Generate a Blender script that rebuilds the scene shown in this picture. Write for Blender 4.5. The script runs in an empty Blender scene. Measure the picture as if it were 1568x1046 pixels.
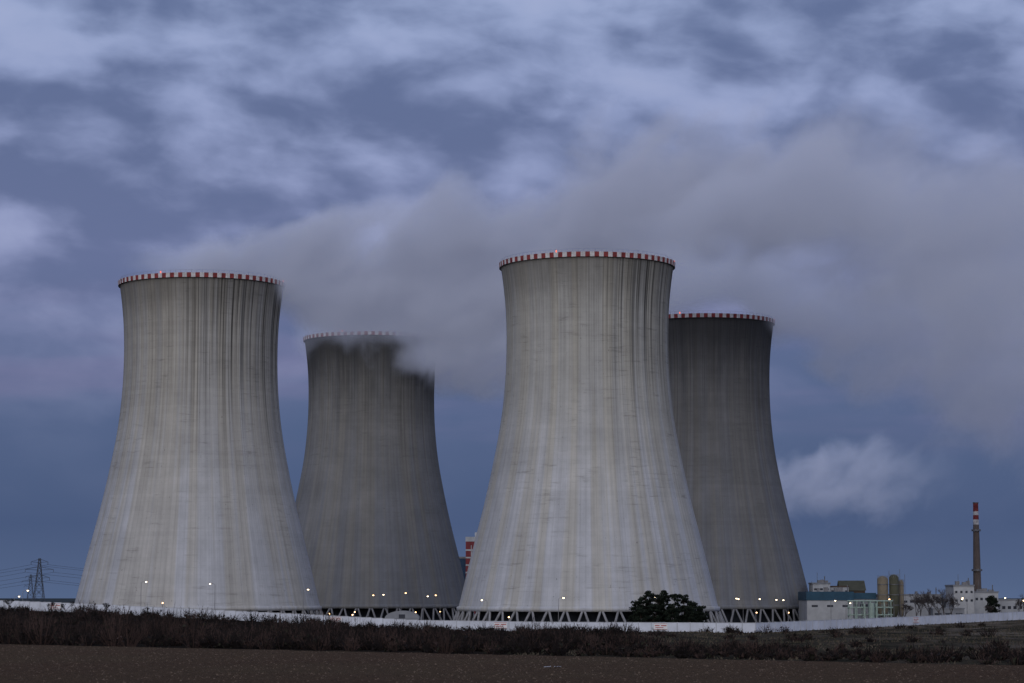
import bpy, math, random
from math import radians, sin, cos, pi, sqrt, atan2
from mathutils import Vector, noise as mnoise
random.seed(7)
S = bpy.context.scene
COL = S.collection

# ------------------------------------------------------------------ helpers
class MB:
    """small mesh accumulator"""
    def __init__(s): s.v=[]; s.f=[]; s.m=[]
    def quad(s,a,b,c,d,m=0):
        n=len(s.v); s.v+= [tuple(a),tuple(b),tuple(c),tuple(d)]; s.f.append((n,n+1,n+2,n+3)); s.m.append(m)
    def tri(s,a,b,c,m=0):
        n=len(s.v); s.v+= [tuple(a),tuple(b),tuple(c)]; s.f.append((n,n+1,n+2)); s.m.append(m)
    def box(s,x0,x1,y0,y1,z0,z1,m=0):
        n=len(s.v)
        s.v+=[(x0,y0,z0),(x1,y0,z0),(x1,y1,z0),(x0,y1,z0),(x0,y0,z1),(x1,y0,z1),(x1,y1,z1),(x0,y1,z1)]
        for f in [(0,3,2,1),(4,5,6,7),(0,1,5,4),(1,2,6,5),(2,3,7,6),(3,0,4,7)]:
            s.f.append(tuple(n+i for i in f)); s.m.append(m)
    def tube(s,p,q,r0,r1,k=4,m=0,cap=True):
        p=Vector(p);q=Vector(q);d=(q-p)
        if d.length<1e-6: return
        d.normalize()
        u=d.cross(Vector((0,0,1)))
        if u.length<1e-3: u=Vector((1,0,0))
        u.normalize(); w=d.cross(u)
        n=len(s.v)
        for c,r in ((p,r0),(q,r1)):
            for i in range(k):
                a=2*pi*(i+.5)/k
                s.v.append(tuple(c+u*(r*cos(a))+w*(r*sin(a))))
        for i in range(k):
            j=(i+1)%k
            s.f.append((n+i,n+j,n+k+j,n+k+i)); s.m.append(m)
        if cap:
            s.f.append(tuple(n+k+i for i in range(k))); s.m.append(m)
            s.f.append(tuple(n+i for i in reversed(range(k)))); s.m.append(m)
    def lathe(s,cx,cy,prof,k=32,m=0):
        n=len(s.v)
        for (r,z) in prof:
            for i in range(k):
                a=2*pi*i/k; s.v.append((cx+r*cos(a),cy+r*sin(a),z))
        for j in range(len(prof)-1):
            for i in range(k):
                i2=(i+1)%k
                s.f.append((n+j*k+i,n+j*k+i2,n+(j+1)*k+i2,n+(j+1)*k+i)); s.m.append(m)
    def obj(s,name,mats,parent=None,smooth=False,loc=(0,0,0)):
        me=bpy.data.meshes.new(name); me.from_pydata(s.v,[],s.f)
        for mt in mats: me.materials.append(mt)
        me.polygons.foreach_set("material_index",s.m)
        if smooth: me.polygons.foreach_set("use_smooth",[True]*len(s.f))
        me.update()
        o=bpy.data.objects.new(name,me); o.location=loc
        COL.objects.link(o)
        if parent: o.parent=parent
        return o
def empty(name,loc=(0,0,0)):
    e=bpy.data.objects.new(name,None); e.location=loc; e.empty_display_size=1; COL.objects.link(e); return e

class NT:
    def __init__(s,tree): s.t=tree; s.n=tree.nodes; s.l=tree.links
    def new(s,typ,**kw):
        nd=s.n.new(typ)
        for k,v in kw.items(): setattr(nd,k,v)
        return nd
    def inp(s,nd,key,val):
        sock=nd.inputs[key]
        if isinstance(val,bpy.types.NodeSocket): s.l.new(val,sock)
        else: sock.default_value=val
    def math(s,op,a,b=0.0,c=None,clamp=False):
        nd=s.new('ShaderNodeMath',operation=op,use_clamp=clamp)
        s.inp(nd,0,a); s.inp(nd,1,b)
        if c is not None: s.inp(nd,2,c)
        return nd.outputs[0]
    def maprange(s,v,a,b,c=0.0,d=1.0,smooth=False):
        nd=s.new('ShaderNodeMapRange',interpolation_type='SMOOTHSTEP' if smooth else 'LINEAR')
        s.inp(nd,'Value',v); s.inp(nd,'From Min',a); s.inp(nd,'From Max',b); s.inp(nd,'To Min',c); s.inp(nd,'To Max',d)
        return nd.outputs['Result']
    def mix(s,f,a,b,blend='MIX'):
        nd=s.new('ShaderNodeMix',data_type='RGBA',blend_type=blend)
        s.inp(nd,0,f)
        for i,v in ((6,a),(7,b)):
            if isinstance(v,bpy.types.NodeSocket): s.l.new(v,nd.inputs[i])
            else: nd.inputs[i].default_value=(v[0],v[1],v[2],1)
        return nd.outputs[2]
    def noise(s,vec,scale,detail=4,rough=.5,dist=0.0):
        nd=s.new('ShaderNodeTexNoise'); s.inp(nd,'Vector',vec); s.inp(nd,'Scale',scale)
        s.inp(nd,'Detail',detail); s.inp(nd,'Roughness',rough); s.inp(nd,'Distortion',dist)
        return nd.outputs['Fac']
    def comb(s,x,y,z):
        nd=s.new('ShaderNodeCombineXYZ'); s.inp(nd,0,x); s.inp(nd,1,y); s.inp(nd,2,z); return nd.outputs[0]
    def ramp(s,v,stops,interp='EASE'):
        nd=s.new('ShaderNodeValToRGB'); s.inp(nd,0,v); cr=nd.color_ramp; cr.interpolation=interp
        while len(cr.elements)<len(stops): cr.elements.new(0.5)
        for e,(p,c) in zip(cr.elements,stops): e.position=p; e.color=(c[0],c[1],c[2],1)
        return nd.outputs[0]
def new_mat(name):
    m=bpy.data.materials.new(name); m.use_nodes=True
    nt=NT(m.node_tree); b=m.node_tree.nodes['Principled BSDF']
    b.inputs['Specular IOR Level'].default_value=.2
    return m,nt,b
def simple(name,col,rough=.8,var=.25,scale=1.0,metal=0.0):
    m,nt,b=new_mat(name)
    tc=nt.new('ShaderNodeTexCoord').outputs['Object']
    n=nt.noise(tc,scale,5,.6)
    f=nt.maprange(n,.3,.7,1-var,1+var)
    c=nt.mix(1.0,col,nt.comb(f,f,f),'MULTIPLY')
    nt.inp(b,'Base Color',c); b.inputs['Roughness'].default_value=rough; b.inputs['Metallic'].default_value=metal
    return m
def emis(name,col,st):
    m,nt,b=new_mat(name)
    b.inputs['Base Color'].default_value=(*col,1)
    b.inputs['Emission Color'].default_value=(*col,1); b.inputs['Emission Strength'].default_value=st
    return m
def sstep(a,b,x):
    t=max(0,min(1,(x-a)/(b-a))); return t*t*(3-2*t)
def interp(pts,x):
    if x<=pts[0][0]: return pts[0][1]
    for (a,b),(c,d) in zip(pts,pts[1:]):
        if x<=c: return b+(d-b)*(x-a)/(c-a)
    return pts[-1][1]

# ------------------------------------------------------------------ terrain
WALL=[(-420,850,7.2),(-250,820,7.0),(-169,800,6.2),(-136,790,5.0),(-95.7,780,3.2),(-58.7,768,1.5),(-29.4,758,.1),
      (11.3,750,-.4),(74,740,-.6),(132,820,.6),(190,900,2.0),(300,1050,2.6)]
WY=[(a,b) for a,b,c in WALL]; WZ=[(a,c) for a,b,c in WALL]
def field_edge(x): return max(150,min(900,528-0.899*(x+112)))
def H(x,y):
    yw=interp(WY,x); wz=interp(WZ,x)
    y0=min(yw-90,yw-170)
    k=sstep(y0,yw-4,y)*(1-sstep(yw+5,yw+34,y))
    if x>74: k=sstep(y0,yw-4,y)*(1-sstep(yw+60,yw+200,y))
    h=wz*k
    d=sstep(field_edge(x),field_edge(x)+30,y)*(1-sstep(yw-30,yw-5,y))
    h+=d*(.9*mnoise.noise(Vector((x*.03,y*.03,1.3)))+.4*mnoise.noise(Vector((x*.11,y*.11,4.3))))
    return h
def axis(lo,hi,step,far):
    a=[]; v=lo
    while v<=hi: a.append(v); v+=step
    s=step; v=lo; pre=[]
    while v>-far: s*=1.5; v-=s; pre.append(v)
    s=step; v=a[-1]; post=[]
    while v<far: s*=1.5; v+=s; post.append(v)
    return pre[::-1]+a+post
xs=axis(-260,300,4,30000); ys=axis(240,1100,4,30000)
mb=MB()
for y in ys:
    for x in xs: mb.v.append((x,y,H(x,y) if (-450<x<450 and 150<y<1300) else 0.0))
nx=len(xs)
for j in range(len(ys)-1):
    for i in range(nx-1):
        mb.f.append((j*nx+i,j*nx+i+1,(j+1)*nx+i+1,(j+1)*nx+i)); mb.m.append(0)
m,nt,b=new_mat("ground_soil_grass")
P=nt.new('ShaderNodeNewGeometry').outputs['Position']
sp=nt.new('ShaderNodeSeparateXYZ'); nt.l.new(P,sp.inputs[0]); X,Y,Z=sp.outputs
ed=nt.math('SUBTRACT',528,nt.math('MULTIPLY',nt.math('ADD',X,112),.899))
n0=nt.noise(P,.12,4,.6)
dd=nt.math('ADD',nt.math('SUBTRACT',Y,ed),nt.math('MULTIPLY',nt.math('SUBTRACT',n0,.5),22))
mask=nt.maprange(dd,-1,3)
fu=nt.math('ADD',nt.math('MULTIPLY',X,.669),nt.math('MULTIPLY',Y,.743))
fvec=nt.comb(nt.math('MULTIPLY',nt.math('SUBTRACT',nt.math('MULTIPLY',X,.743),nt.math('MULTIPLY',Y,.669)),.05),nt.math('MULTIPLY',fu,.45),0.0)
nf=nt.noise(fvec,1.0,4,.65); nc=nt.noise(P,.9,7,.8); nl=nt.noise(P,.02,3,.5)
soil=nt.mix(nt.maprange(nc,.36,.64),(.034,.022,.015),(.150,.102,.073))
soil=nt.mix(nt.math('MULTIPLY',nt.maprange(nf,.42,.58),.5),soil,(.072,.050,.036))
soil=nt.mix(nt.maprange(nl,.38,.62,0,.5),soil,(.095,.073,.048))
ng=nt.noise(P,.07,6,.65); ng2=nt.noise(P,.6,6,.75)
gr=nt.mix(nt.maprange(ng,.38,.62),(.035,.034,.026),(.095,.080,.062))
gr=nt.mix(nt.maprange(ng2,.35,.7,0,.8),gr,(.022,.021,.017))
bare=nt.math('MULTIPLY',nt.maprange(nt.noise(P,.035,5,.6),.48,.58),nt.maprange(X,70,120))
gr=nt.mix(nt.math('MULTIPLY',bare,.7),gr,(.17,.145,.12))
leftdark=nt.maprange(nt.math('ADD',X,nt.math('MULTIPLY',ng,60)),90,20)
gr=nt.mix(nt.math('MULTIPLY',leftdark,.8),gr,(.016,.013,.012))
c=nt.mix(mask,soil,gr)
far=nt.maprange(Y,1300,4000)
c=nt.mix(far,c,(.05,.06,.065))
nt.inp(b,'Base Color',c); b.inputs['Roughness'].default_value=1; b.inputs['Specular IOR Level'].default_value=0
bp=nt.new('ShaderNodeBump'); bp.inputs['Strength'].default_value=.9; bp.inputs['Distance'].default_value=.6
nt.inp(bp,'Height',nt.math('ADD',nc,nt.math('MULTIPLY',nf,1.2))); nt.l.new(bp.outputs[0],b.inputs['Normal'])
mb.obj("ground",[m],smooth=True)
mb=MB()
for i in range(26000):
    y=275+(random.random()**.8)*260; x=random.uniform(-.23*y,.23*y)
    if y>field_edge(x)-1: continue
    s=random.uniform(.06,.24); z=H(x,y)
    pts=[(x+s*random.uniform(.6,1.2)*cos(a),y+s*random.uniform(.6,1.2)*sin(a),z-.02) for a in (0,1.57,3.14,4.71)]
    t=(x+random.uniform(-.3,.3)*s,y,z+s*random.uniform(.4,.9))
    mi=random.choice((0,0,0,1))
    for k in range(4): mb.tri(pts[k],pts[(k+1)%4],t,mi)
mb.obj("soil_clods",[simple("soil_clod",(.058,.041,.030),1,.5,.3),simple("soil_clod_pale",(.115,.084,.062),1,.5,.3)])

# ------------------------------------------------------------------ concrete
def concrete(name,low,high,stain,seed,stain_dir,steam_shade):
    m,nt,b=new_mat(name)
    tc=nt.new('ShaderNodeTexCoord').outputs['Object']
    sp=nt.new('ShaderNodeSeparateXYZ'); nt.l.new(tc,sp.inputs[0]); X,Y,Z=sp.outputs
    r=nt.math('SQRT',nt.math('ADD',nt.math('MULTIPLY',X,X),nt.math('MULTIPLY',Y,Y)))
    cx=nt.math('DIVIDE',X,r); cy=nt.math('DIVIDE',Y,r)
    def vn(k,q,sc=1,det=4,ro=.6,off=0.0):
        v=nt.comb(nt.math('MULTIPLY',cx,k),nt.math('MULTIPLY',cy,k),nt.math('MULTIPLY_ADD',Z,q,seed+off))
        return nt.noise(v,sc,det,ro)
    c=nt.mix(nt.maprange(nt.math('ADD',Z,nt.math('MULTIPLY',nt.math('SUBTRACT',vn(5,.03),.5),60)),15,100,smooth=True),low,high)
    bands=vn(9,.006,1,2,.5,3.1)
    c=nt.mix(nt.maprange(bands,.44,.56,0,.55),c,tuple(v*w for v,w in zip(high,(1.03,.98,.87))))
    bands2=vn(24,.012,1,3,.55,9.7)
    f=nt.maprange(bands2,.3,.7,.87,1.09); c=nt.mix(1.0,c,nt.comb(f,f,f),'MULTIPLY')
    bl=nt.noise(tc,.08,6,.68); f=nt.maprange(bl,.3,.7,.84,1.12); c=nt.mix(1.0,c,nt.comb(f,f,nt.math('MULTIPLY',f,1.01)),'MULTIPLY')
    lift=nt.math('ABSOLUTE',nt.math('SINE',nt.math('MULTIPLY',Z,pi/1.5)))
    f=nt.maprange(lift,0,.22,.95,1.0); c=nt.mix(1.0,c,nt.comb(f,f,f),'MULTIPLY')
    lz=nt.noise(nt.comb(0.0,seed,nt.math('MULTIPLY',nt.math('FLOOR',nt.math('DIVIDE',Z,1.5)),.71)),1.0,1,.5)
    f=nt.maprange(lz,.3,.7,.96,1.035); c=nt.mix(1.0,c,nt.comb(f,f,f),'MULTIPLY')
    th=nt.math('ARCTAN2',cy,cx)
    rib=nt.math('ABSOLUTE',nt.math('SINE',nt.math('MULTIPLY',th,64)))
    f=nt.maprange(rib,0,.35,.89,1.0); c=nt.mix(1.0,c,nt.comb(f,f,f),'MULTIPLY')
    hp=vn(3.5,.9,1,5,.7,5.5); hm=nt.math('MULTIPLY',nt.maprange(hp,.55,.67),nt.maprange(vn(3,.05,1,3,.5,8.8),.46,.58))
    c=nt.mix(nt.math('MULTIPLY',hm,.42),c,(.15,.145,.135))
    sm=vn(60,.8,1,2,.5,2.2); c=nt.mix(nt.maprange(sm,.72,.76,0,.55),c,(.09,.09,.09))
    sx,sy=stain_dir
    side=nt.maprange(nt.math('ADD',nt.math('MULTIPLY',cx,sx),nt.math('MULTIPLY',cy,sy)),.1,.85,.24,1.0,smooth=True)
    drip=vn(50,.005,1,4,.65,1.7)
    dl=vn(16,.0,1,2,.5,6.1)
    length=nt.maprange(nt.math('ADD',Z,nt.math('MULTIPLY',dl,-75)),18,80,smooth=True)
    dm=nt.math('MULTIPLY',nt.math('MULTIPLY',nt.maprange(drip,.45,.61),length),side)
    c=nt.mix(nt.math('MULTIPLY',dm,stain),c,(.034,.033,.031))
    lime=vn(70,.004,1,3,.6,12.9)
    c=nt.mix(nt.maprange(lime,.60,.72,0,.28),c,(.50,.50,.50) if steam_shade==0 else (.30,.30,.30))
    top=nt.maprange(nt.math('ADD',Z,nt.math('MULTIPLY',vn(20,.05,1,4,.6,4.4),18)),112,132,smooth=True)
    c=nt.mix(nt.math('MULTIPLY',top,.48),c,(.075,.07,.062))
    if steam_shade>0:
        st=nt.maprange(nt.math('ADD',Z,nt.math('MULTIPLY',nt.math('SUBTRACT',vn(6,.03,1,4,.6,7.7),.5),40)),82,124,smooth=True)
        c=nt.mix(nt.math('MULTIPLY',st,steam_shade),c,(.045,.046,.05))  # shade under the steam painted in, darkening toward the rim
    nt.inp(b,'Base Color',c); b.inputs['Roughness'].default_value=1.0; b.inputs['Specular IOR Level'].default_value=0.0
    bp=nt.new('ShaderNodeBump'); bp.inputs['Strength'].default_value=.4; bp.inputs['Distance'].default_value=.25
    nt.inp(bp,'Height',nt.math('ADD',bl,nt.math('MULTIPLY',rib,.6))); nt.l.new(bp.outputs[0],b.inputs['Normal'])
    return m
PROF=[(6.2,44.3),(15.5,42.0),(28.9,38.7),(42.3,35.3),(58,31.9),(71.5,29.5),(85,28.15),(97,27.75),(108,28.0),(117,28.8),(125,29.9)]
def prof_r(z):
    P=PROF
    for i in range(len(P)-1):
        if z<=P[i+1][0] or i==len(P)-2:
            def tan(k):
                if k==0: return (P[1][1]-P[0][1])/(P[1][0]-P[0][0])
                if k==len(P)-1: return (P[-1][1]-P[-2][1])/(P[-1][0]-P[-2][0])
                return (P[k+1][1]-P[k-1][1])/(P[k+1][0]-P[k-1][0])
            h=P[i+1][0]-P[i][0]; t=(z-P[i][0])/h
            return ((2*t**3-3*t*t+1)*P[i][1]+(t**3-2*t*t+t)*h*tan(i)+(-2*t**3+3*t*t)*P[i+1][1]+(t**3-t*t)*h*tan(i+1))
M_red=simple("rim_red_paint",(.23,.045,.045),.7,.4,.6)
M_white=simple("rim_white_paint",(.58,.57,.57),.7,.3,.6)
M_leg=simple("leg_concrete",(.25,.25,.26),.9,.25,.5)
M_dark=simple("cooling_fill_dark",(.03,.035,.045),.9,.4,.4)
M_rail=simple("galvanised_steel",(.20,.20,.21),.5,.2,1,.4)
M_inner=simple("shell_inner_concrete",(.12,.12,.12),.95,.3,.1)
M_redlamp=emis("obstruction_lamp_glass",(1,.16,.08),1.6)
def tower(x,y,mat):
    e=empty("cooling_tower",(x,y,0))
    K=512; rows=70
    mb=MB()
    for j in range(rows+1):
        z=6.2+(123.2-6.2)*j/rows; r=prof_r(z)
        for i in range(K):
            a=2*pi*i/K
            rr=r+(.14 if i%4==0 else 0.0)
            mb.v.append((rr*cos(a),rr*sin(a),z))
    for j in range(rows):
        for i in range(K):
            i2=(i+1)%K; mb.f.append((j*K+i,j*K+i2,(j+1)*K+i2,(j+1)*K+i)); mb.m.append(0)
    mb.obj("shell",[mat],e,True)
    mb=MB()
    mb.lathe(0,0,[(prof_r(z)-.7,z) for z in [124.6-k*9.1 for k in range(13)]]+[(43.6,6.2),(44.3,6.19)],96)
    mb.obj("shell_inner",[M_inner],e,True)
    mb=MB(); mb.lathe(0,0,[(43.9,5.5),(44.9,5.5),(44.9,6.9),(44.2,7.1)],192); mb.obj("ring_beam",[mat],e,True)
    mb=MB(); K2=372
    pr=[(29.65,123.2),(30.45,123.35),(30.55,125.0),(29.2,125.0),(29.0,123.6)]
    for (r,z) in pr:
        for i in range(K2):
            a=2*pi*i/K2; mb.v.append((r*cos(a),r*sin(a),z))
    for j in range(len(pr)-1):
        for i in range(K2):
            i2=(i+1)%K2
            mb.f.append((j*K2+i,j*K2+i2,(j+1)*K2+i2,(j+1)*K2+i)); mb.m.append((0 if i%6<3 else 1) if j in(1,2) else 2)
    mb.obj("rim_parapet",[M_red,M_white,M_inner],e)
    mb=MB()
    for i in range(96):
        a=2*pi*i/96; mb.tube((29.6*cos(a),29.6*sin(a),124.95),(29.6*cos(a),29.6*sin(a),126.1),.04,.04,4)
        a2=2*pi*(i+1)/96; mb.tube((29.6*cos(a),29.6*sin(a),126.1),(29.6*cos(a2),29.6*sin(a2),126.1),.03,.03,4,0,False)
    mb.obj("rim_railing",[M_rail],e)
    mb=MB()
    for a in (-.08,-1.95,2.2):
        cx,cy=30.2*cos(a),30.2*sin(a)
        mb.lathe(cx,cy,[(0.01,125.0),(.18,125.1),(.2,125.5),(.15,125.7),(0.01,125.8)],8)
    mb.obj("obstruction_lamp",[M_redlamp],e)
    mb=MB(); N=48
    for i in range(N):
        a=2*pi*i/N; h=pi/N
        b0=(47.0*cos(a),47.0*sin(a),-.5)
        for s in(-1,1):
            t=(44.35*cos(a+s*h*.92),44.35*sin(a+s*h*.92),6.0)
            bb=(47.0*cos(a+s*.010),47.0*sin(a+s*.010),-.5)
            mb.tube(bb,t,.44,.38,8)
        mb.box(b0[0]-1,b0[0]+1,b0[1]-1,b0[1]+1,-1,.1)
    mb.obj("leg_columns",[M_leg],e)
    mb=MB(); mb.lathe(0,0,[(48.6,-1),(48.6,.3),(48.2,.3),(48.2,-1)],128); mb.obj("basin_wall",[M_leg],e)
    mb=MB(); mb.lathe(0,0,[(38.5,-1),(38.5,8.5),(0.1,8.8)],96); mb.obj("cooling_fill",[M_dark],e)
    return e
low=(.47,.48,.50); high=(.40,.393,.37)
mA=concrete("weathered_concrete_streaked",low,high,.95,11.3,(.85,-.5),0)
mB=concrete("weathered_concrete_pale",low,(.435,.43,.40),.9,47.9,(.95,-.3),0)
lowb=(.215,.222,.235); highb=(.26,.257,.245)  # rear towers: steam shadow put into darker copies of the concrete colours
mC=concrete("weathered_concrete_shaded",lowb,highb,.4,83.1,(.3,-.9),.75)
mD=concrete("weathered_concrete_shaded_dim",lowb,(.25,.247,.236),.4,23.7,(.3,-.9),.68)
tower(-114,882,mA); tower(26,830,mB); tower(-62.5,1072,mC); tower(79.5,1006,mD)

# ------------------------------------------------------------------ perimeter wall
M_wall=simple("wall_painted_concrete",(.60,.63,.70),.8,.14,.25)
M_cap=simple("wall_cap_concrete",(.45,.47,.51),.85,.12,.5)
e=empty("perimeter_wall")
mb=MB(); mp=MB(); mc=MB()
pts=[]
for (a,b_) in zip(WALL,WALL[1:]):
    p=Vector(a);q=Vector(b_); n=max(1,round((q-p).length/4.0))
    for i in range(n): pts.append(p+(q-p)*(i/n))
pts.append(Vector(WALL[-1]))
for p,q in zip(pts,pts[1:]):
    d=(q-p).xy.normalized(); nn=Vector((d.y,-d.x,0))
    zt=(p.z+q.z)/2+2.9
    g=Vector((d.x,d.y,0))*.15
    a=p+g; b2=q-g
    f0=a+nn*.08; f1=b2+nn*.08; k0=a-nn*.08; k1=b2-nn*.08
    zb=min(p.z,q.z)-.8
    def V(v,z): return (v.x,v.y,z)
    mb.quad(V(f0,zb),V(f1,zb),V(f1,zt),V(f0,zt)); mb.quad(V(k1,zb),V(k0,zb),V(k0,zt),V(k1,zt)); mb.quad(V(f0,zt),V(f1,zt),V(k1,zt),V(k0,zt))
    f0=a+nn*.14; f1=b2+nn*.14; k0=a-nn*.14; k1=b2-nn*.14
    mc.quad(V(f0,zt+.01),V(f1,zt+.01),V(f1,zt+.14),V(f0,zt+.14)); mc.quad(V(f0,zt+.14),V(f1,zt+.14),V(k1,zt+.14),V(k0,zt+.14)); mc.quad(V(k1,zt+.01),V(k0,zt+.01),V(k0,zt+.14),V(k1,zt+.14))
    mp.tube((p.x,p.y,p.z-.8),(p.x,p.y,zt+.2),.2,.2,4)
mb.obj("panels",[M_wall],e); mc.obj("coping",[M_cap],e); mp.obj("posts",[M_cap],e)

M_sr=simple("sign_red",(.42,.05,.05),.5,.1); M_sw=simple("sign_white",(.75,.75,.75),.5,.05)
def wall_sign(x,w=4.2,h=1.9):
    y=interp(WY,x); z=interp(WZ,x)+.8
    dx=5; dy=interp(WY,x+dx)-interp(WY,x-dx); ang=atan2(dy,2*dx)
    o=MB(); o.box(-w/2,w/2,-.03,.03,0,h,0)
    t=-.035
    def r(x0,x1,z0,z1): o.box(x0,x1,t-.01,t,z0,z1,1)
    r(-w/2+.08,w/2-.08,.06,.16); r(-w/2+.08,w/2-.08,h-.16,h-.06)
    r(-w*.42,-w*.08,h*.58,h*.72); r(w*.02,w*.42,h*.58,h*.72); r(-w*.38,w*.2,h*.30,h*.40)
    ee=empty("warning_sign",(x,y,z)); ee.rotation_euler=(0,0,ang)
    b_=o.obj("board",[M_sw,M_sr],ee,loc=(0,-.3,0))
    return ee
for x in (-149,-55.5,-3.5,45.5,137): wall_sign(x)

# ------------------------------------------------------------------ shrubs (leafless hedge)
def shrub(mb,x,y,h,w,n,dens_leaf=.5,ws=1.0,pale=.4):
    z0=H(x,y)-.1
    for i in range(n):
        a=random.random()*2*pi; rr=sqrt(random.random())*w
        bx=x+cos(a)*rr*.35; by=y+sin(a)*rr*.35
        prof=(1-(rr/w)**2*.6)
        hh=h*prof*random.uniform(.4,1.0)
        tx=x+cos(a)*rr+random.uniform(-.3,.3); ty=y+sin(a)*rr*.8; tz=z0+hh
        p=Vector((bx,by,z0)); q=Vector((tx,ty,tz))
        mid=(p+q)/2+Vector((random.uniform(-.4,.4),0,random.uniform(0,.5)))
        wd=random.uniform(.04,.08)*ws
        s=Vector((wd,0,0))
        mi=1 if random.random()<pale else 0
        mb.quad(p-s,p+s,mid+s*.8,mid-s*.8,mi); mb.quad(mid-s*.8,mid+s*.8,q+s*.3,q-s*.3,mi)
        for k in range(5):
            t=random.uniform(.35,1); c=p.lerp(mid,t*2) if t<.5 else mid.lerp(q,t*2-1)
            d=Vector((random.uniform(-1,1),random.uniform(-.5,.5),random.uniform(.1,1.2)))*random.uniform(.4,1.0)*h*.15
            mb.tri(c-s*.6,c+s*.6,c+d,mi)
        if random.random()<dens_leaf:
            t=random.uniform(.1,.8); c=p.lerp(q,t); r=random.uniform(.3,.6)
            v=[c+Vector((random.uniform(-r,r),random.uniform(-r,r),random.uniform(-r,r))) for _ in range(4)]
            mb.quad(*v,random.choice((0,mi,0,2)))
M_tw=simple("twig_dark",(.014,.011,.011),1,.5,.08); M_tw2=simple("twig_brown",(.052,.034,.030),1,.5,.08); M_tw3=simple("scrub_olive",(.024,.024,.016),1,.5,.1)
mb=MB()
def hedge_h(x):
    return interp([(-170,7.8),(-110,7.6),(-80,7.0),(-60,6.2),(-20,5.4),(15,4.6),(30,3.2),(60,2.2),(100,1.9)],x)
for i in range(720):
    x=random.uniform(-200,66); y=field_edge(x)+random.uniform(1,9)+random.random()**1.5*50
    nz=mnoise.noise(Vector((x*.09,y*.03,0)))
    if x>25 and random.random()<.4: continue
    h=hedge_h(x)*(1+.9*nz)*random.uniform(.45,1.08)
    shrub(mb,x,y,h,h*.6,52,.75,1.0,random.choice((.05,.3,.8)))
for i in range(760):
    x=random.uniform(-250,30); yw=interp(WY,x); y=random.uniform(field_edge(x)+45,yw-5)
    nz=mnoise.noise(Vector((x*.05,y*.02,3)))
    h=(4.0 if x<-50 else 3.0)*(1+1.1*nz)*random.uniform(.6,1.25)
    if yw-y<40: h*=.8
    shrub(mb,x,y,h,h*1.0,40,.8,1.0,random.choice((.05,.3,.6)))
mb.obj("hedge_row",[M_tw,M_tw2,M_tw3])
mb=MB()
for i in range(420):
    x=random.uniform(15,190); yw=interp(WY,x); fe=field_edge(x); y=random.uniform(max(350,fe+3),yw-10)
    if random.random()<.4: y=max(350,fe+3)+random.random()*30
    nz=mnoise.noise(Vector((x*.05,y*.02,9)))
    if nz<0.02 and y>fe+45: continue
    h=2.1*(1+.9*nz)*random.uniform(.5,1.3)
    shrub(mb,x,y,h,h*1.0,36,.8)
mb.obj("scrub_bushes",[M_tw,M_tw2,M_tw3])
mb=MB()
for i in range(24000):
    x=random.uniform(0,195); yw=interp(WY,x); y0=field_edge(x)+2; y=y0+(yw-1-y0)*random.random()
    if mnoise.noise(Vector((x*.08,y*.04,5)))<-.1: continue
    z=H(x,y)-.05; h=random.uniform(.2,.7); w=random.uniform(.06,.2); a=random.uniform(-.3,.3)
    mb.tri((x-w,y,z),(x+w,y,z),(x+a,y+random.uniform(-.2,.2),z+h),random.choice((0,0,1)))
mb.obj("dry_grass",[simple("grass_dry",(.085,.070,.052),1,.5,.05),simple("grass_dull_green",(.042,.044,.031),1,.4,.05)])

# ------------------------------------------------------------------ trees
M_bark=simple("bark",(.05,.038,.03),.95,.3,2); M_n1=simple("needles_dark",(.009,.014,.010),1,.4,.5); M_n2=simple("needles",(.018,.026,.015),1,.4,.5)
def pine(x,y,h,w):
    z0=H(x,y); e=empty("pine_tree",(x,y,z0)); t=MB()
    lean=random.uniform(-.4,.4)
    t.tube((0,0,-.3),(lean,0,h*.55),.22,.15,6); t.tube((lean,0,h*.55),(lean*.6,.1,h*.95),.15,.03,6)
    f=MB()
    for i in range(40):
        zz=h*random.uniform(.12,.97); a=random.random()*2*pi
        k=(zz/h); ww=w*(sin(pi*min(1,max(.15,(k*.85+.1))))**.6)*random.uniform(.35,1.0)
        c=Vector((lean+cos(a)*ww,sin(a)*ww,zz+.1*ww))
        t.tube((lean*.9,0,zz-.35*ww),c,.06,.02,4)
        cr=random.uniform(.6,1.15)
        for j in range(100):
            d=Vector((random.gauss(0,1),random.gauss(0,1),random.gauss(0,.6)))
            d=d.normalized()*cr*random.random()**.4; d.z*=.65
            p=c+d; s=random.uniform(.14,.30)
            u=Vector((random.uniform(-1,1),random.uniform(-1,1),random.uniform(-.3,1))).normalized()*s
            v=Vector((random.uniform(-1,1),random.uniform(-1,1),random.uniform(-1,1))).normalized()*s*.6
            f.quad(p-u-v,p+u-v*.4,p+u+v,p-u*.6+v,1 if d.z>0 and random.random()<.6 else 0)
    t.obj("trunk",[M_bark],e); f.obj("needle_crown",[M_n1,M_n2],e)
for (x,y,h,w) in [(39.8,768,9.2,2.3),(42.2,770,12.3,2.5),(45.5,767,11.6,2.8),(48.6,771,12.4,2.7),(51.6,768,11.2,2.7),(54.6,770,11.0,2.6),(57.6,768,8.8,2.4),(59.8,767,7.4,1.8),(44.0,764,8.2,2.6),(50.2,764,8.0,2.8),(55.5,764,7.5,2.4),(40.5,764,7.0,2.2)]:
    pine(x,y,h,w)
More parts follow.
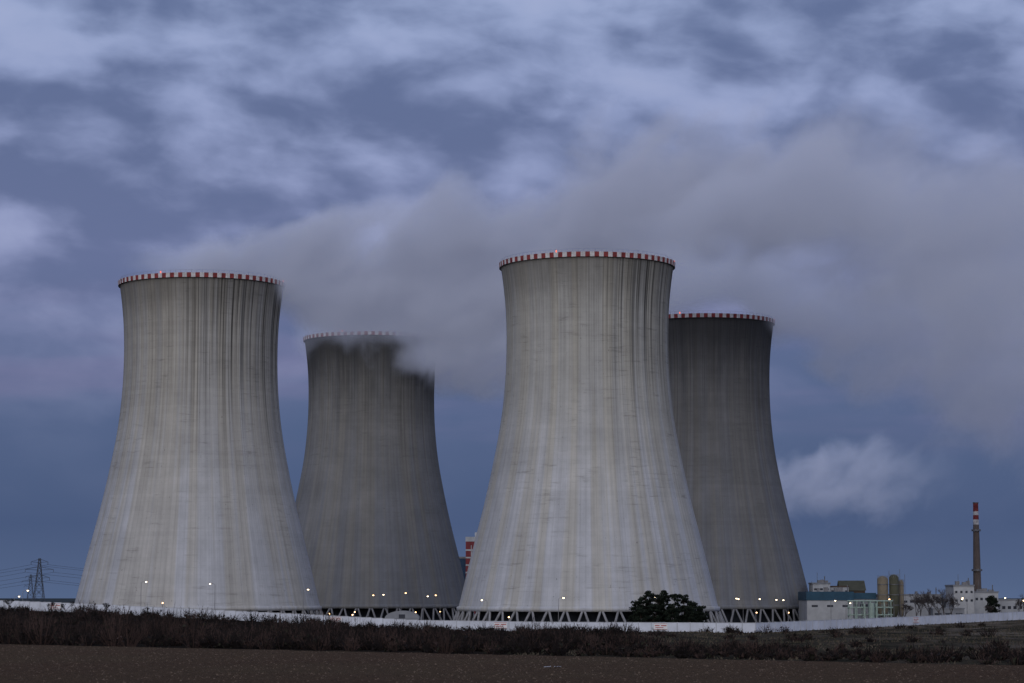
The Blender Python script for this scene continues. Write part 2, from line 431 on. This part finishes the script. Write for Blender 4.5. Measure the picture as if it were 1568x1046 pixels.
def grow(mb,p,d,l,r,depth):
    q=p+d*l; mb.tube(p,q,r,r*.7,5 if depth>2 else 3,0,False)
    if depth==0: return
    n=3 if depth>1 else 4
    for i in range(n):
        ax=Vector((random.uniform(-1,1),random.uniform(-1,1),random.uniform(-.25,.6)))
        nd=(d*1.0+ax*.75).normalized(); nd.z=max(nd.z,-.05)
        grow(mb,p.lerp(q,random.uniform(.6,1.0)),nd,l*random.uniform(.6,.85),max(.025,r*.58),depth-1)
M_bare=simple("bare_branches",(.08,.070,.070),1,.3,.3); M_bare2=simple("bare_branches_dark",(.02,.016,.015),1,.3,.3)
def bare_tree(x,y,h,mat,name="bare_tree",depth=6):
    z=H(x,y); e=empty(name,(x,y,z)); mb=MB()
    grow(mb,Vector((0,0,-.3)),Vector((0,0,1)),h*.3,h*.018,depth)
    mb.obj("trunk_and_branches",[mat],e)
for (x,y,h) in [(146,905,9),(149.5,900,11.5),(152,905,12.5),(155,902,13.5),(158,900,14.0),(160.5,904,13),(163,903,11.0),(181,925,8),(200,960,9),(204,965,10)]:
    bare_tree(x,y,h,M_bare)
for (x,y,h) in [(-130,735,5.5),(-142,750,6.0),(-120,700,5.2),(-157,760,5.5),(-108,740,4.6),(-136,742,6),(-68,640,5.5),(-25,560,5),(-95,650,6),(-50,600,5),(-112,745,5),(-125,748,5.5)]:
    bare_tree(x,y,h,M_bare2,depth=5)
pine(184,935,9,1.6); pine(187.5,945,8,2.0)
mb=MB()
for i in range(5200):
    x=random.uniform(-900,1500)
    y=1650+random.random()*120
    if x<230 and random.random()<.35: continue
    h=(7+5*mnoise.noise(Vector((x*.02,0,0))))*random.uniform(.3,1)
    s=random.uniform(1,2.4)
    v=[Vector((x,y,h*random.random()))+Vector((random.uniform(-s,s),random.uniform(-s,s),random.uniform(-s,s)*.8)) for _ in range(4)]
    mb.quad(*v)
mb.obj("distant_tree_line",[simple("distant_foliage",(.035,.045,.055),1,.3,.02)])

# ------------------------------------------------------------------ industrial buildings
M_bw=simple("building_white_render",(.46,.47,.48),.8,.14,.3)
M_bg=simple("building_grey",(.24,.25,.27),.8,.15,.3)
M_teal=simple("roof_blue_metal",(.03,.085,.135),.5,.15,.4)
M_blue=simple("cladding_blue",(.035,.07,.13),.6,.15,.4)
M_win=simple("window_glass",(.04,.045,.06),.2,.2,.5)
M_tan=simple("silo_tan",(.22,.185,.13),.6,.2,.5)
M_olive=simple("silo_olive",(.09,.09,.06),.6,.2,.5)
M_brown=simple("conveyor_brown",(.10,.07,.05),.8,.2,.5)
M_pipe=simple("pipe_pale_green",(.36,.46,.40),.5,.15,.5)
M_redb=simple("cladding_red",(.22,.045,.05),.7,.15,.3)
M_chim=simple("chimney_concrete",(.15,.12,.105),.9,.2,.2)
def windows(mb,x0,x1,y,zs,n,w,h,m):
    for z in zs:
        for i in range(n):
            cx=x0+(x1-x0)*(i+.5)/n
            mb.box(cx-w/2,cx+w/2,y-.05,y-.004,z,z+h,m)
def building(name,x0,x1,y0,y1,z1,wall,roof,nw=6,zs=(2,5.5),ww=1.6,wh=1.3,parapet=.5,z0=-.5,extra=None):
    e=empty(name,((x0+x1)/2,(y0+y1)/2,0)); ox,oy=e.location.x,e.location.y
    mb=MB(); a,b2,c,d=x0-ox,x1-ox,y0-oy,y1-oy
    mb.box(a,b2,c,d,z0,z1,0)
    mb.box(a-.25,b2+.25,c-.25,d+.25,z1+.003,z1+parapet,1)
    if nw: windows(mb,a,b2,c,zs,nw,ww,wh,2)
    o=mb.obj("walls_and_roof",[wall,roof,M_win],e)
    if extra:
        m2=MB(); extra(m2,a,b2,c,d,z1+parapet); m2.obj("fittings",[wall,roof,M_win,M_win,M_rail],e)
    return e
def roofbits(mb,a,b2,c,d,z1):
    for i in range(5):
        x=a+(b2-a)*random.uniform(.1,.9); w=random.uniform(.4,1.0)
        mb.box(x-w,x+w,c+1+i*.01,c+2.5,z1+.004,z1+random.uniform(.6,1.8),4)
    mb.tube((a+2,c+1,z1),(a+2,c+1,z1+4),.08,.08,5,4)
    mb.tube((b2-2,c+1,z1),(b2-2,c+1,z1+2.6),.2,.2,6,4)
building("water_treatment_building",115,133,948,975,9.0,M_bw,M_teal,3,(6.4,),2.4,.8,3.4,extra=roofbits)
building("workshop_building",133.4,142,950,975,9.5,M_bg,M_teal,4,(6.5,),1.4,1,2.4)
building("pump_building",121,128,978,990,15.5,M_bw,M_bg,3,(13.0,),1.2,.8,.6,extra=roofbits)
building("service_building",128.6,136,982,992,14.3,M_bw,M_brown,4,(12.3,),1.0,.7,.5)
building("store_building",150,174,985,1005,11.0,M_bw,M_bg,9,(8,),1.6,.9,.5,extra=roofbits)
building("boiler_house",173,181,952,970,14.5,M_bw,M_bg,4,(8.5,11.8),.9,.9,.6,extra=roofbits)
building("gate_building",181.6,191,955,970,12.0,M_bw,M_bg,5,(9,),1.0,1.0,.5,extra=roofbits)
building("office_building",191.5,205,975,990,9.0,M_bw,M_bg,6,(5.5,),1.3,1.2,.5)
building("garage_building",160,172,925,935,5.8,M_bg,M_bg,3,(2,),2.6,2.2,.4)
e=empty("conveyor_house",(139,996,0)); mb=MB()
mb.box(-5,5,-5,5,-.5,13,0)
for s in(-1,1): mb.quad((-5.4,s*5.4,12.9),(5.4,s*5.4,12.9),(5.4,0,17),(-5.4,0,17),1)
mb.tri((-5.1,-5.2,13),(-5.1,5.2,13),(-5.1,0,16.9),0); mb.tri((5.1,-5.2,13),(5.1,5.2,13),(5.1,0,16.9),0)
mb.tube((-6,-6,11),(-14,-6,5),.9,.9,6,1)
mb.obj("house_and_roof",[M_brown,M_olive],e)
def silo(x,y,r,h,mat):
    e=empty("storage_silo",(x,y,0)); mb=MB()
    mb.lathe(0,0,[(r*.3,2.2),(r,4.4),(r,h-.9),(r*.6,h),(.02,h+.25)],28); mb.obj("vessel",[mat],e,True)
    f=MB()
    for i in range(6):
        a=2*pi*i/6+.3; f.tube((r*.95*cos(a),r*.95*sin(a),-.5),(r*.95*cos(a),r*.95*sin(a),5),.14,.14,5)
    for zz in (7,11,15):
        if zz<h-1: f.lathe(0,0,[(r+.02,zz),(r+.12,zz+.05),(r+.12,zz+.25),(r+.02,zz+.3)],28)
    for i in range(14):
        a=2*pi*i/14; f.tube((r*cos(a),r*sin(a),h-.9),(r*cos(a),r*sin(a),h+.3),.04,.04,4)
        a2=2*pi*(i+1)/14; f.tube((r*cos(a),r*sin(a),h+.3),(r*cos(a2),r*sin(a2),h+.3),.04,.04,4)
    f.tube((r+.4,-.4,0),(r+.4,-.4,h+2.3),.09,.09,5); f.obj("frame_and_ladder",[M_rail],e)
silo(144.6,948,2.1,18.2,M_tan); silo(149.0,948,1.9,18.8,M_olive); silo(152.2,951,1.1,16.8,M_tan)
e=empty("pipe_rack",(0,0,0)); mb=MB()
for i in range(7):
    x=129+i*2.6; mb.box(x-.15,x+.15,928,928.3,0,8.6); mb.box(x-.15,x+.15,933,933.3,0,8.6)
    for z in (3,5.8,8.3): mb.box(x-.12,x+.12,928.3,933,z,z+.25)
for z in (3.5,6.3,8.8):
    for k in range(3): mb.tube((128.5,929+k*1.6,z),(145.5,929+k*1.6,z),.28,.28,8)
for x in (131,134.5,139,142): mb.tube((x,927.6,0),(x,927.6,random.uniform(6,9)),.3,.3,8)
mb.tube((137,927,0),(137,927,8),1.1,1.1,14)
mb.obj("pipes_and_frames",[M_pipe],e)
e=empty("reactor_building",(0,1300,0)); mb=MB()
mb.box(-24.8,30,0,50,-.5,40,0)
mb.box(-24.9,30.1,-.1,50.1,40.003,42.5,1)
for z in range(3,36,4):
    mb.box(-24.82,30,-.12,-.004,z,z+.8,1)
for x in range(-22,30,3): mb.box(x,x+.4,-.2,-.13,0,38,1)
for z in range(5,36,4):
    for x in range(-21,30,3): mb.box(x,x+1.4,-.12,-.004,z+.2,z+1.2,4)
mb.box(-30,-24.9,8,45,-.5,31,2)
mb.box(-30.2,-24.95,7.8,45,31.003,32,3)
mb.box(-20,-12,5,20,42.503,45,1)
mb.obj("facade_and_roof",[M_redb,M_bw,M_blue,M_bg,M_win],e)
e=empty("pump_house",(-36,800,0)); mb=MB(); k=14
mb.box(-5.5,5.5,-4,4,-.5,3.2,0)
for i in range(k):
    a=pi*i/k;b2=pi*(i+1)/k
    p=(5.7*cos(a),3.2+2.6*sin(a));q=(5.7*cos(b2),3.2+2.6*sin(b2))
    mb.quad((p[0],-4.2,p[1]),(p[0],4.2,p[1]),(q[0],4.2,q[1]),(q[0],-4.2,q[1]),1)
    mb.tri((0,-4.15,3.2),(p[0],-4.15,p[1]),(q[0],-4.15,q[1]),0)
mb.box(-1,1,-4.3,-4.16,3.4,4.6,2)
mb.obj("walls_and_barrel_roof",[M_bg,M_bg,M_win],e)
e=empty("chimney",(210.6,1100,0)); mb=MB()
def cr(z): return 2.1-.95*z/53
segs=[(0,20,2),(20,43,2),(43,45.3,1),(45.3,47.3,0),(47.3,49.0,1),(49.0,52.6,0)]
for a,b2,mi in segs: mb.lathe(0,0,[(cr(a),a),(cr(b2),b2)],20,mi)
mb.lathe(0,0,[(cr(52.6),52.6),(cr(52)+.15,52.6),(cr(52)+.15,53.1),(.8,53.1),(.8,50)],20,2)
for z in (22,40): mb.lathe(0,0,[(cr(z),z),(cr(z)+.7,z),(cr(z)+.7,z+.9),(cr(z)+.62,z+.9),(cr(z)+.6,z+.15),(cr(z),z+.15)],20,3)
mb.box(-3,3,-3,3,-.5,8,2)
mb.obj("stack",[M_red,M_white,M_chim,M_rail],e,False)

# ------------------------------------------------------------------ street lamps
M_pole=simple("lamp_pole_steel",(.22,.22,.23),.5,.1,1,.3); M_lamp=emis("lamp_glow",(1,.80,.52),7); M_lampo=emis("lamp_glow_sodium",(1,.60,.28),7)
def lamp(x,y,top,side=1,warm=False):
    z=H(x,y); e=empty("street_lamp",(x,y,z)); h=top-z
    mb=MB(); mb.tube((0,0,0),(0,0,h-.4),.13,.07,8); mb.tube((0,0,h-.4),(side*.5,0,h),.06,.05,6); mb.tube((side*.5,0,h),(side*1.3,0,h+.1),.05,.05,6)
    mb.tube((0,0,0),(0,0,.8),.2,.2,8)
    mb.obj("pole_and_arm",[M_pole],e)
    mb=MB(); mb.box(min(side*1.2,side*2.1),max(side*1.2,side*2.1),-.18,.18,h+.04,h+.2,0)
    mb.obj("lamp_housing",[M_pole],e)
    mb=MB(); cx=side*1.65; mb.lathe(cx,0,[(.02,h-.26),(.22,h-.2),(.3,h-.05),(.26,h+.03)],10); mb.obj("lamp_glass",[M_lampo if warm else M_lamp],e)
for x,y,t,s,wm in [(-123,806,15.3,1,0),(-98,802,14.6,-1,0),(-70,815,12.8,1,0),(-53,900,11,1,1),(-46.2,905,11.2,-1,0),(-41,900,11.8,1,1),(-33,905,10.6,1,0),(-26.6,900,11,-1,1),
                  (14.8,776,10,1,0),(44,776,10.2,1,0),(-8,778,9.3,-1,0),(79.6,880,9.8,1,0),(84,884,9.6,-1,0),(89,890,9.6,1,0),(94.6,885,9.3,1,0),(101,890,9.2,-1,0),
                  (-167,830,12.5,1,0),(-176,860,10.5,1,0),(118,900,9,1,0),(146,930,9.5,-1,1),(165,900,9.5,1,0),(187,930,10,1,0),(174,930,10,-1,0),(127,925,8,1,0),(193,925,9,1,0)]:
    lamp(x,y,t,s,bool(wm))
mb=MB()
for (x,y,z) in [(-58,885,3.6),(-66,879,4.0),(-40,1010,3.8),(-50,1012,3.6),(-64,990,4),(-30,1015,4),(70,970,4),(96,955,4),(108,950,4),(-1,775,3.6),(62,782,3.6),(-120,835,8)]:
    mb.tube((x,y,0),(x,y,z),.08,.06,5,1); mb.lathe(x,y,[(.02,z),(.24,z+.1),(.26,z+.3),(.02,z+.45)],8,0)
mb.obj("bollard_lights",[M_lampo,M_pole])

# ------------------------------------------------------------------ pylons
M_steel=simple("pylon_steel",(.08,.09,.11),.6,.15,.3,.3)
def pylon(x,y,h,rot=0.0):
    e=empty("transmission_pylon",(x,y,0)); e.rotation_euler=(0,0,rot); mb=MB(); r=.16
    lv=[0,.18,.34,.48,.6,.7,.79,.87,.94,1]
    def hw(t): return 3.4*(1-t)**1.15+.45
    def cor(t,i):
        w=hw(t); sx=(-1,1,1,-1)[i]; sy=(-1,-1,1,1)[i]; return (sx*w,sy*w,t*h)
    for a,b2 in zip(lv,lv[1:]):
        for i in range(4):
            j=(i+1)%4
            mb.tube(cor(a,i),cor(b2,i),r,r,4,0,False)
            mb.tube(cor(a,i),cor(b2,j),r*.6,r*.6,3,0,False); mb.tube(cor(a,j),cor(b2,i),r*.6,r*.6,3,0,False)
            mb.tube(cor(b2,i),cor(b2,j),r*.6,r*.6,3,0,False)
    for t,L in ((.66,5.5),(.8,7.5),(.93,4.5)):
        for s in(-1,1):
            for q in(-1,1):
                mb.tube((s*hw(t),q*hw(t),t*h),(s*L,0,t*h+.3),r*.8,r*.6,3,0,False); mb.tube((s*hw(t),q*hw(t),t*h+1.6),(s*L,0,t*h+.3),r*.7,r*.5,3,0,False)
            mb.tube((s*L,0,t*h+.3),(s*L,0,t*h-1.3),.14,.14,4)
    mb.obj("lattice",[M_steel],e)
pylon(-253,1300,31,.35); pylon(-416,2100,30,.3); pylon(-560,1750,30,.3)
mb=MB()
def wire(p,q,sag):
    p=Vector(p);q=Vector(q);n=24;pr=None
    for i in range(n+1):
        t=i/n; c=p.lerp(q,t); c.z-=sag*4*t*(1-t)
        if pr is not None: mb.tube(pr,c,.07,.07,3,0,False)
        pr=c
for t,L in ((.66,5.5),(.8,7.5),(.93,4.5)):
    for s in(-1,1):
        wire((-253+s*L,1300,t*31-1.2),(-560+s*L,1750,t*30-1.2),9); wire((-253+s*L,1300,t*31-1.2),(60+s*L,1650,t*30-1.2),10)
mb.obj("power_lines",[M_steel])
mb=MB()
for ox in (0,1.5):
    for i in range(5):
        for j in range(3):
            x=4.6+ox+i*.2; y=352+j*.4
            def zz(i,j): return H(4,352)+.05+.28*abs(mnoise.noise(Vector((i*.7+ox*3,j*.9,2.2))))
            mb.quad((x,y,zz(i,j)),(x+.2,y,zz(i+1,j)),(x+.2,y+.4,zz(i+1,j+1)),(x,y+.4,zz(i,j+1)))
mb.obj("plastic_sheeting",[simple("old_plastic",(.45,.45,.46),.6,.2)])

# ------------------------------------------------------------------ steam
def steam(x,y,L,zc_pts,rz_pts,ry_pts,D,seed,start=(-25,25),drift=0.08,name="steam_plume",fade=.35,rate=.5,nscale=1/26,z0=125,em=.0150,kd=1.5,amp=3.4,fend=.7,col=(.88,.91,1.0),ecol=(.49,.54,.78),soft=1.0,dmid=.78):
    m=bpy.data.materials.new("steam_volume"); m.use_nodes=True
    nt=NT(m.node_tree); nt.n.clear(); out=nt.new('ShaderNodeOutputMaterial')
    tc=nt.new('ShaderNodeTexCoord').outputs['Object']
    sp=nt.new('ShaderNodeSeparateXYZ'); nt.l.new(tc,sp.inputs[0]); X,Y,Z=sp.outputs
    t=nt.math('DIVIDE',nt.math('SUBTRACT',X,-35),L+35)
    def curve(pts):
        lo=min(v for _,v in pts); hi=max(v for _,v in pts)
        if hi-lo<1e-6: hi=lo+1
        c=nt.ramp(t,[((s+35)/(L+35),((v-lo)/(hi-lo),)*3) for s,v in pts])
        return nt.math('MULTIPLY_ADD',c,hi-lo,lo)
    zc=curve(zc_pts); rz=curve(rz_pts); ry=curve(ry_pts)
    dz=nt.math('DIVIDE',nt.math('SUBTRACT',Z,zc),rz)
    dy=nt.math('DIVIDE',nt.math('SUBTRACT',Y,nt.math('MULTIPLY',X,drift)),ry)
    d=nt.math('SQRT',nt.math('ADD',nt.math('MULTIPLY',dz,dz),nt.math('MULTIPLY',dy,dy)))
    nv=nt.comb(nt.math('MULTIPLY_ADD',X,.9,seed),Y,nt.math('SUBTRACT',Z,nt.math('MULTIPLY',X,.25)))
    n=nt.noise(nv,nscale,5,.55,.35)
    n=nt.math('MULTIPLY',nt.math('SUBTRACT',n,.5),amp)
    s=nt.math('ADD',nt.math('MULTIPLY',nt.math('SUBTRACT',dmid,d),kd),n)
    edge=nt.maprange(d,1.0,.7,smooth=True)
    den=nt.math('MULTIPLY',nt.maprange(s,0,soft,smooth=True),edge)
    den=nt.math('MULTIPLY',den,nt.maprange(X,start[0],start[1],smooth=True))
    den=nt.math('MULTIPLY',den,nt.maprange(X,L*fend,L,1,0,smooth=True))
    den=nt.math('MULTIPLY',den,nt.maprange(t,.15,.8,1,fade))
    den=nt.math('MULTIPLY',den,D)
    pv=nt.new('ShaderNodeVolumePrincipled')
    pv.inputs['Color'].default_value=(*col,1); pv.inputs['Anisotropy'].default_value=0.0
    nt.inp(pv,'Density',den)
    # added emission stands in for light scattered inside the droplets, proportional to density
    pv.inputs['Emission Color'].default_value=(*ecol,1)
    nt.inp(pv,'Emission Strength',nt.math('MULTIPLY',den,em/.1))
    nt.l.new(pv.outputs[0],out.inputs['Volume'])
    try: m.cycles.volume_step_rate=rate
    except Exception as ex: print(ex)
    mb=MB(); K=12; secs=20
    for j in range(secs+1):
        s_=-34+(L+34)*j/secs
        c_z=interp(zc_pts,s_); a_=interp(rz_pts,s_)*1.12+4; b_=interp(ry_pts,s_)*1.12+2
        for i in range(K):
            an=2*pi*i/K; mb.v.append((s_,s_*drift+b_*cos(an),c_z+a_*sin(an)))
    for j in range(secs):
        for i in range(K):
            i2=(i+1)%K; mb.f.append((j*K+i,j*K+i2,(j+1)*K+i2,(j+1)*K+i)); mb.m.append(0)
    mb.f.append(tuple(reversed(range(K)))); mb.m.append(0); mb.f.append(tuple(secs*K+i for i in range(K))); mb.m.append(0)
    return mb.obj(name,[m],None,False,(x,y,z0))
steam(-114,882,400,[(-35,6),(0,7),(25,4),(60,3),(110,8),(160,36),(225,36),(290,14),(400,-6)],[(-35,8),(0,14),(25,22),(55,32),(90,42),(160,44),(225,48),(290,64),(400,76)],[(-35,28),(20,32),(85,38),(160,44),(400,64)],.17,3.3,(-34,34),.14,fade=.11)
steam(26,830,290,[(-35,5),(25,6),(50,22),(85,26),(150,2),(290,-20)],[(-35,8),(25,15),(50,19),(85,32),(150,64),(290,84)],[(-35,28),(20,32),(80,38),(150,46),(290,56)],.055,17.1,(-5,60),.12,fade=.28)
steam(-62.5,1072,220,[(-35,-1),(20,-4),(60,2),(100,20),(150,40),(220,34)],[(-35,15),(20,26),(60,34),(100,36),(150,38),(220,44)],[(-35,42),(20,46),(60,46),(140,50),(220,58)],.13,41.7,(-38,5),.0,fade=.2,dmid=.86)
steam(79.5,1006,215,[(-35,20),(12,19),(34,4),(70,-6),(120,-16),(215,-28)],[(-35,14),(12,15),(34,24),(70,46),(120,64),(215,78)],[(-35,38),(20,40),(60,42),(120,46),(215,54)],.065,62.4,(-30,25),.02,fade=.35)
steam(124,1130,92,[(-35,-3),(0,-1),(40,3),(92,6)],[(-35,20),(0,22),(40,28),(92,18)],[(-35,20),(0,24),(40,24),(92,16)],.065,5.9,(-50,0),0,"steam_cloud",.8,.5,1/15,62,.025,1.5,3.6,.3,(.90,.93,1.0),soft=1.3)

# ------------------------------------------------------------------ sky + light
w=bpy.data.worlds.new("World"); S.world=w; w.use_nodes=True
nt=NT(w.node_tree); nt.n.clear()
out=nt.new('ShaderNodeOutputWorld'); bg=nt.new('ShaderNodeBackground')
g=nt.new('ShaderNodeTexCoord').outputs['Generated']
sp=nt.new('ShaderNodeSeparateXYZ'); nt.l.new(g,sp.inputs[0]); X,Y,Z=sp.outputs
sky=nt.new('ShaderNodeTexSky'); sky.sky_type='NISHITA'; sky.sun_disc=False
sky.sun_elevation=radians(3); sky.sun_rotation=radians(190); sky.altitude=400
el=nt.math('MULTIPLY',Z,4.0,clamp=True)
cv=nt.comb(X,Y,nt.math('MULTIPLY',Z,2.0))
warp=nt.noise(cv,14,3,.5); warp2=nt.noise(nt.comb(Y,X,nt.math('MULTIPLY',Z,2.0)),14,3,.5)
cv2=nt.comb(nt.math('MULTIPLY_ADD',warp,.03,X),Y,nt.math('ADD',nt.math('MULTIPLY_ADD',warp2,.03,nt.math('MULTIPLY',Z,2.0)),nt.math('MULTIPLY',X,.12)))
n1=nt.noise(cv2,24,5,.46,.0); n2=nt.noise(cv2,9,3,.5); n3=nt.noise(cv,3.6,2,.5)
cl=nt.math('ADD',nt.math('ADD',nt.math('MULTIPLY',n1,.46),nt.math('MULTIPLY',n2,.42)),nt.math('MULTIPLY',n3,.12))
cmask=nt.maprange(cl,.42,.595,smooth=True)
hi=nt.maprange(cl,.53,.66,0,.35,smooth=True)
lowfade=nt.maprange(Z,.055,.145,.06,1.0,smooth=True)
dark=nt.ramp(el,[(0,(.085,.135,.255)),(.12,(.055,.098,.216)),(.3,(.076,.120,.252)),(.55,(.132,.166,.325)),(.75,(.122,.160,.312)),(1,(.125,.170,.330))],'LINEAR')
lite=nt.ramp(el,[(0,(.09,.14,.25)),(.3,(.150,.176,.335)),(.6,(.28,.322,.545)),(.8,(.295,.355,.59)),(1,(.325,.400,.635))],'LINEAR')
c=nt.mix(nt.math('MULTIPLY',cmask,lowfade),dark,lite)
c=nt.mix(nt.math('MULTIPLY',hi,lowfade),c,(.44,.49,.72))
pk=nt.math('MULTIPLY',nt.maprange(Z,.05,.085,smooth=True),nt.maprange(Z,.15,.10,smooth=True))
st=nt.noise(nt.comb(X,Y,nt.math('MULTIPLY',Z,7)),7,4,.5)
c=nt.mix(nt.math('MULTIPLY',nt.math('MULTIPLY',pk,nt.maprange(st,.42,.66,smooth=True)),.34),c,(.22,.205,.375))
nm=nt.mix(1.0,sky.outputs[0],(.06,.06,.06),'MULTIPLY')
c=nt.mix(.08,c,nm)
nt.inp(bg,'Color',c); bg.inputs['Strength'].default_value=1.0
nt.l.new(bg.outputs[0],out.inputs['Surface'])
sun=bpy.data.lights.new("sun",'SUN'); sun.energy=1.6; sun.angle=radians(90); sun.color=(1,.94,.86)
so=bpy.data.objects.new("sun",sun); COL.objects.link(so)
so.rotation_euler=Vector((.18,.90,-.36)).to_track_quat('-Z','Y').to_euler()

cam=bpy.data.cameras.new("camera"); cam.lens=85; cam.sensor_width=36; cam.clip_end=80000; cam.clip_start=1
co=bpy.data.objects.new("camera",cam); COL.objects.link(co); co.location=(0,0,10); co.rotation_euler=(radians(96.05),0,0)
S.camera=co
S.view_settings.view_transform='Standard'
